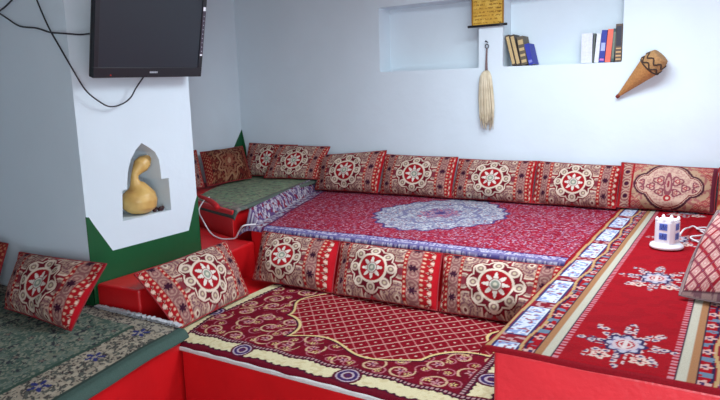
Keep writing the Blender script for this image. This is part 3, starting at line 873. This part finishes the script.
# ================================================================== GOURD AND TRINKET
def gourd():
    g = empty('gourd', (-3.135, 2.50, .866), 'dried yellow gourd with a curved neck standing in the arched niche', 'gourd')
    path = [(0, 0, 0.002), (0, 0, .012), (0, 0, .04), (0, 0, .085), (0, .0, .125), (-.0, -.004, .158), (0, -.016, .188), (0, -.02, .215), (0, -.014, .243), (0, .008, .268), (0, .032, .290), (0, .062, .312), (0, .088, .330), (0, .105, .341)]
    rad = [.03, .066, .098, .107, .096, .062, .033, .023, .022, .033, .046, .043, .026, .011]
    pts = [(-3.128 + a, 2.500 + b, .866 + c) for a, b, c in path]
    MB().tube(pts, rad, 28, 6).build('body', M['gourd'], g, True)
    MB().tube([(-3.128, 2.60, 1.203), (-3.128, 2.615, 1.212), (-3.126, 2.628, 1.224)], [.013, .009, .006], 10, 4).build('stem', M['stem'], g, True)
gourd()
tk = MB()
random.seed(3)
for k in range(11):
    c = Vector((-3.075 + random.uniform(-.015, .015), 2.60 + random.uniform(-.03, .035), .876 + random.choice((0, 0, .012))))
    tk.lathe([(.002, -.01), (.007, -.008), (.0105, 0), (.007, .008), (.002, .01)], 10, Matrix.Translation(c))
tag(tk.build('bead_bundle', M['trinket'], None, True, (-3.075, 2.60, .866)), 'small dark red bundle lying beside the gourd in the niche', 'beads')

# ================================================================== BOOKS
def book(cx, w, h, lean, cover, label, group, depth=.15, y0=4.965, z0=1.731, bands=None, cap=None):
    """cx: lower left corner; lean: radians (positive tips the top to the right)"""
    root = empty('book', (cx, y0, z0), label, 'book', group)
    Mx = Matrix.Translation((cx, y0, z0)) @ Matrix.Rotation(lean, 4, 'Y')
    if lean < 0: pass
    th = .003
    MB().box(0, w, 0, .006, 0, h, Mx).box(0, th, .006, depth, 0, h, Mx).box(w - th, w, .006, depth, 0, h, Mx).build('cover', cover, root)
    MB().box(th, w - th, .006, depth - .006, .004, h - .005, Mx).build('pages', M['paper'], root)
    if bands:
        for z, hh, rgb in bands:
            MB().box(w * .12, w * .88, -.0008, 0, z * h, (z + hh) * h, Mx).build('spine_label', bookmat(rgb), root)
    return root
_bm = {}
def bookmat(rgb):
    if rgb not in _bm: _bm[rgb] = mat_plain('book_cloth', rgb, .6, .15, 60)
    return _bm[rgb]
GL = 'leaning books in the left of the bookshelf niche'; GR = 'upright books at the right of the bookshelf niche'
gold = (196, 170, 120)
book(-1.617, .032, .243, -.25, bookmat((74, 62, 54)), 'dark book with gilt spine leaning left, leftmost in the bookshelf niche', GL, bands=[(.05, .9, gold)])
book(-1.580, .034, .243, -.25, bookmat((70, 58, 52)), 'dark gilt-spined book leaning between the leftmost book and the wide tan one', GL, bands=[(.05, .9, gold)], z0=1.7305)
book(-1.541, .050, .222, -.20, bookmat((96, 86, 70)), 'wide tan and grey book leaning beside the small blue book', GL, bands=[(.08, .1, gold), (.3, .08, gold), (.5, .1, gold), (.72, .16, gold)])
book(-1.482, .036, .165, -.25, bookmat((44, 54, 158)), 'small deep blue book leaning at the right end of the left-hand books', GL, bands=[(.1, .12, (120, 130, 200))], z0=1.7295)
zr = 1.7245
book(-1.090, .078, .215, 0, bookmat((216, 220, 232)), 'thick white book or box, leftmost of the right-hand books', GR, z0=zr + .001)
book(-1.011, .012, .212, .04, bookmat((84, 92, 88)), 'thin dark grey-green book between the white volumes', GR, z0=zr)
book(-.996, .030, .210, .07, bookmat((220, 224, 232)), 'slim white book left of the royal blue one', GR, z0=zr + .001)
book(-.963, .038, .232, .07, bookmat((44, 56, 150)), 'royal blue book with a white spine label', GR, z0=zr + .001, bands=[(.36, .25, (170, 180, 226)), (.06, .06, (210, 120, 180))])
book(-.921, .038, .236, .07, bookmat((236, 108, 88)), 'orange-red book right of the royal blue one', GR, z0=zr + .001)
book(-.879, .020, .236, .05, bookmat((62, 82, 84)), 'narrow dark green book beside the tall banded volume', GR, z0=zr + .001, bands=[(.1, .8, (110, 120, 106))])
book(-.852, .046, .268, .0, bookmat((92, 74, 62)), 'tall brown book with dark panel and gold bands at the niche edge', GR, z0=zr - .001, bands=[(.42, .52, (46, 46, 60)), (.34, .03, (200, 160, 110)), (.24, .04, (200, 160, 110)), (.14, .04, (200, 160, 110)), (.05, .04, (200, 160, 110))])

# ================================================================== WALL HANGINGS
def scroll():
    s = empty('wall_scroll', (-1.81, 4.93, 2.06), 'golden lettered wall scroll with a black rod along its bottom', 'scroll')
    w, h = .262, .46
    nu, nv = 130, 230
    U, Vv = np.meshgrid(np.linspace(-w / 2, w / 2, nu), np.linspace(0, h, nv))
    p = Paint(U, (196, 154, 66))
    p.put(vnoise(U * 30, Vv * 30, 3) > .55, (210, 174, 84), .7)
    ln = (Vv / .028) % 1
    wr = vnoise(U * 160, Vv * 110, 6)
    inside = (np.abs(U) < w / 2 - .018)
    p.put(inside * (np.abs(ln - .5) < .2) * (wr > .52) , (132, 92, 36), .8)
    p.put(inside * (U > .02) * (np.abs(ln - .3) < .12) * (vnoise(U * 60, Vv * 90, 16) > .62), (92, 62, 30))
    p.put(np.abs(np.abs(U) - w / 2 + .006) < .007, (150, 108, 44))
    y = 4.928 + .006 * np.sin(U * 14)
    P = np.stack([-1.81 + U, y, 2.062 + Vv], -1)
    idx = np.arange(nu * nv).reshape(nv, nu)
    q = np.stack([idx[:-1, :-1], idx[:-1, 1:], idx[1:, 1:], idx[1:, :-1]], -1).reshape(-1, 4)
    n0 = nu * nv
    Pb = P + np.array([0, .006, 0]); ring = np.concatenate([idx[0, :-1], idx[:-1, -1], idx[-1, :0:-1], idx[:0:-1, 0]])
    k = np.roll(ring, -1)
    q = np.concatenate([q, q[:, ::-1] + n0, np.stack([k, ring, ring + n0, k + n0], -1)])
    fast_mesh('panel', np.concatenate([P.reshape(-1, 3), Pb.reshape(-1, 3)]), q, np.concatenate([p.c.reshape(-1, 3)] * 2), M['scroll'], s)
    rod = MB().tube([(-1.972, 4.925, 2.054), (-1.648, 4.925, 2.054)], .010, 12, 4); rod.build('rod', M['black'], s, True)
    MB().tube([(-1.972, 4.925, 2.53), (-1.648, 4.925, 2.53)], .010, 12, 4).build('rod', M['black'], s, True)
scroll()
def whisk():
    k = empty('fly_whisk', (-1.811, 4.92, 1.25), 'pale horsehair fly whisk hanging from a nail between the two wall niches', 'fly whisk')
    MB().tube([(-1.812 + .014 * math.sin(a), 4.925, 1.893 + .016 * math.cos(a)) for a in np.linspace(0, 2 * PI, 10)[:-1]], .004, 6, 3, True).build('loop', M['steel'], k, True)
    MB().tube([(-1.812, 4.925, 1.877), (-1.814, 4.922, 1.78), (-1.812, 4.92, 1.68)], [.006, .008, .012], 8, 6).build('handle', M['braid'], k, True)
    hb = MB(); random.seed(5)
    for i in range(150):
        a = random.uniform(0, 2 * PI); r = math.sqrt(random.random())
        dx, dy = r * math.cos(a), r * math.sin(a)
        L = random.uniform(.34, .44) if random.random() < .8 else random.uniform(.44, .48)
        ex = dx * .05 + random.uniform(-.008, .008)
        y1 = 4.905 + dy * .03
        hb.tube([(-1.812 + dx * .014, 4.92 + dy * .012, 1.70), (-1.812 + dx * .044, y1, 1.655), (-1.808 + dx * .060, y1, 1.50), (-1.803 + dx * .062, y1, 1.70 - L * .75), (-1.800 + ex * 1.1, y1, 1.70 - L)], [.004, .006, .006, .005, .0015], 5, 3)
    hb.build('hair', M['hair'], k, True)
    nl = MB().tube([(-1.813, 4.955, 1.925), (-1.813, 4.905, 1.930)], .004, 8, 2); nl.lathe([(.008, -.002), (.008, .002)], 10, Matrix.Translation((-1.813, 4.905, 1.93)) @ Matrix.Rotation(PI / 2, 4, 'X'))
    tag(nl.build('nail', M['steel'], None, True, (-1.813, 4.93, 1.93)), 'dark nail in the wall above the horsehair whisk', 'nail')
whisk()
def cone():
    c = empty('woven_cone', (-.69, 4.85, 1.60), 'tapering woven straw cone basket with dark patterned lid hanging on the wall', 'basket')
    A = Vector((-.822, 4.925, 1.468)); B = Vector((-.530, 4.845, 1.748))
    d = (B - A); L = d.length
    Mx = Matrix.Translation(A) @ d.to_track_quat('Z', 'Y').to_matrix().to_4x4()
    prof = [(.010, .05 * L)]
    for i in range(1, 30):
        t = .05 + .70 * i / 29
        prof.append((.010 + .066 * ((t - .05) / .70) ** 1.0 + .0012 * (i % 2), t * L))
    MB().lathe(prof, 32, Mx).build('body', M['straw'], c, True)
    MB().lathe([(.012, 0), (.014, .01), (.012, .03), (.011, .055 * L)], 14, Mx).build('tip', M['tip'], c, True)
    lp = []
    for i in range(16):
        t = i / 15
        lp.append((.078 * (1 - .22 * t ** 3) + .0015 * (i % 2), (.75 + .235 * t) * L))
    lp += [(.05, .993 * L), (.02, .997 * L)]
    lid = MB().lathe(lp, 32, Mx).build('lid', M['straw_pale'], c, True)
    zz = MB()
    for row, (t0, amp) in enumerate(((.10, .05), (.52, .055))):
        pts = []
        for k in range(14):
            a = 2 * PI * k / 14; t = t0 + (amp if k % 2 else -amp) * 2.6 + .08
            R = .078 * (1 - .22 * t ** 3) + .001
            pts.append(tuple(Mx @ Vector((R * math.cos(a), R * math.sin(a), (.75 + .235 * t) * L))))
        zz.tube(pts, .006, 6, 3, True)
    pts = [tuple(Mx @ Vector((.077 * math.cos(a), .077 * math.sin(a), .748 * L))) for a in np.linspace(0, 2 * PI, 25)[:-1]]
    zz.tube(pts, .006, 6, 1, True)
    zz.build('dark_band', M['straw_dark'], c, True)
cone()

# ================================================================== POWER TOWER
def tower():
    X0, Y0, Z0 = -.333, 3.705, .672
    t = empty('power_tower', (X0, Y0, Z0), 'white tower power strip with blue sockets standing on the red runner', 'power strip')
    Tr = Matrix.Translation((X0, Y0, Z0))
    MB().lathe([(.072, 0), (.083, .003), (.086, .010), (.083, .018), (.072, .026), (.058, .030), (.052, .032)], 40, Tr).build('base', M['white'], t, True)
    rz = Matrix.Rotation(math.radians(-17), 4, 'Z')
    hw, ch = .052, .016
    pts = [(-hw + ch, -hw), (hw - ch, -hw), (hw, -hw + ch), (hw, hw - ch), (hw - ch, hw), (-hw + ch, hw), (-hw, hw - ch), (-hw, -hw + ch)]
    b = MB(); b.prism(pts, .03, .150); b.v = [tuple(Tr @ rz @ Vector(a)) for a in b.v]
    b.build('body', M['white'], t, bevel=.003)
    cp = MB(); cp.prism([(x * .93, y * .93) for x, y in pts], .150, .158)
    for x, y in ((-.04, -.04), (.04, -.04), (.04, .04), (-.04, .04), (0, -.045), (0, .045)):
        cp.lathe([(.010, .156), (.009, .165), (.003, .174)], 10, Matrix.Translation((x, y, 0)))
    cp.v = [tuple(Tr @ rz @ Vector(a)) for a in cp.v]
    cp.build('top_cap', M['white'], t)
    for f in range(4):
        rf = rz @ Matrix.Rotation(f * PI / 2, 4, 'Z')
        for z in (.052, .104):
            s = MB(); s.box(-.021, .021, -hw - .002, -hw + .002, z, z + .036); s.v = [tuple(Tr @ rf @ Vector(a)) for a in s.v]
            so = s.build('socket', M['blue'], t, bevel=.001)
            h = MB()
            for (hx, hz, w2, h2) in ((-.009, .010, .0025, .005), (.009, .010, .0025, .005), (0, .025, .003, .006), (-.012, .024, .0025, .0025), (.012, .024, .0025, .0025)):
                h.box(hx - w2, hx + w2, -hw - .0028, -hw - .0018, z + hz - h2 / 1.5, z + hz + h2 / 1.5)
            h.box(-.021, .021, -hw - .0026, -hw - .0018, z + .0165, z + .0185); h.box(-.001, .001, -hw - .0026, -hw - .0018, z, z + .036)
            h.v = [tuple(Tr @ rf @ Vector(a)) for a in h.v]
            h.build('socket_holes', M['blue_dark'], so)
        sw = MB(); sw.box(-.006, .006, -hw - .003, -hw + .002, .036, .046); sw.v = [tuple(Tr @ rf @ Vector(a)) for a in sw.v]
        sw.build('switch', M['white'], t)
    z = Z0 + .006
    MB().tube([(-.29, 3.80, z + .03), (-.27, 3.95, z + .05), (-.26, 4.20, z + .012), (-.24, 4.31, z), (-.18, 4.15, z), (-.10, 4.02, z), (-.02, 3.95, z), (.02, 4.1, z), (-.08, 4.22, z), (-.18, 4.05, z + .004), (-.235, 3.98, z + .004), (-.20, 3.90, z), (-.12, 3.83, z), (-.03, 3.86, z),
               (0.0, 4.0, z + .006), (-.12, 4.13, z + .010), (-.22, 4.22, z + .006), (-.16, 4.30, z), (.0, 4.2, z), (.2, 4.15, z)], .0048, 7, 6).build('power_cord', M['cordw'], t, True)
tower()
o = MB().tube([(-3.60, 3.55, .775), (-3.575, 3.47, .765), (-3.555, 3.385, .70), (-3.426, 3.30, .64), (-3.291, 3.235, .575), (-3.16, 3.19, .558), (-3.09, 3.20, .558), (-3.02, 3.20, .575), (-2.97, 3.19, .63), (-2.925, 3.19, .672), (-2.88, 3.26, .672)], .0055, 7, 6).build('cable', M['cordw'], None, True, (-3.2, 3.2, .56))
tag(o, 'white cord looping over the red step beside the pier', 'cable')
# folded red cloth on the near edge of the far green carpet
rc = MB().tube([(-3.74, 3.575, .772), (-3.60, 3.50, .772), (-3.46, 3.425, .768), (-3.36, 3.365, .760), (-3.30, 3.33, .75)], [.012, .016, .02, .022, .018], 12, 5)
tag(rc.build('rolled_cloth', M['redcloth'], None, True, (-3.5, 3.5, .755)), 'bright red rolled cloth on the edge of the far green carpet by the pier', 'cloth')

# ================================================================== LIGHT
def area(name, loc, rot, sx, sy, power, col):
    l = bpy.data.lights.new(name, 'AREA'); l.shape = 'RECTANGLE'; l.size = sx; l.size_y = sy; l.energy = power; l.color = col
    o = bpy.data.objects.new(name, l); o.location = loc; o.rotation_euler = rot; COL.objects.link(o); return o
area('ceiling_lamp', (-.9, 3.35, ZC - .04), (0, 0, 0), 1.5, .9, 90, (.80, .90, 1.0))
area('door_daylight', (.6, FY - .02, 1.15), (math.radians(90), 0, 0), .9, 1.9, 98, (.84, .92, 1.0))
w = bpy.data.worlds.new('sky'); scene.world = w; w.use_nodes = True
w.node_tree.nodes['Background'].inputs[0].default_value = (.75, .85, 1, 1); w.node_tree.nodes['Background'].inputs[1].default_value = 1.0

# ================================================================== CAMERA
cam = bpy.data.cameras.new('camera'); cam.sensor_width = 36; cam.lens = 36 * 626.68 / 720; cam.clip_start = .05
co = bpy.data.objects.new('camera', cam); COL.objects.link(co)
R = Matrix(((.85260694, -.0629108, .518752), (.52173925, .15785957, -.83837254), (-.02914728, .98545552, .1674152)))
co.matrix_world = Matrix.Translation((0, 0, 1.55)) @ R.to_4x4()
scene.camera = co
scene.view_settings.view_transform = 'Standard'; scene.view_settings.look = 'None'
scene.view_settings.gamma = 1; scene.view_settings.exposure = -0.1
scene.view_settings.use_curve_mapping = False
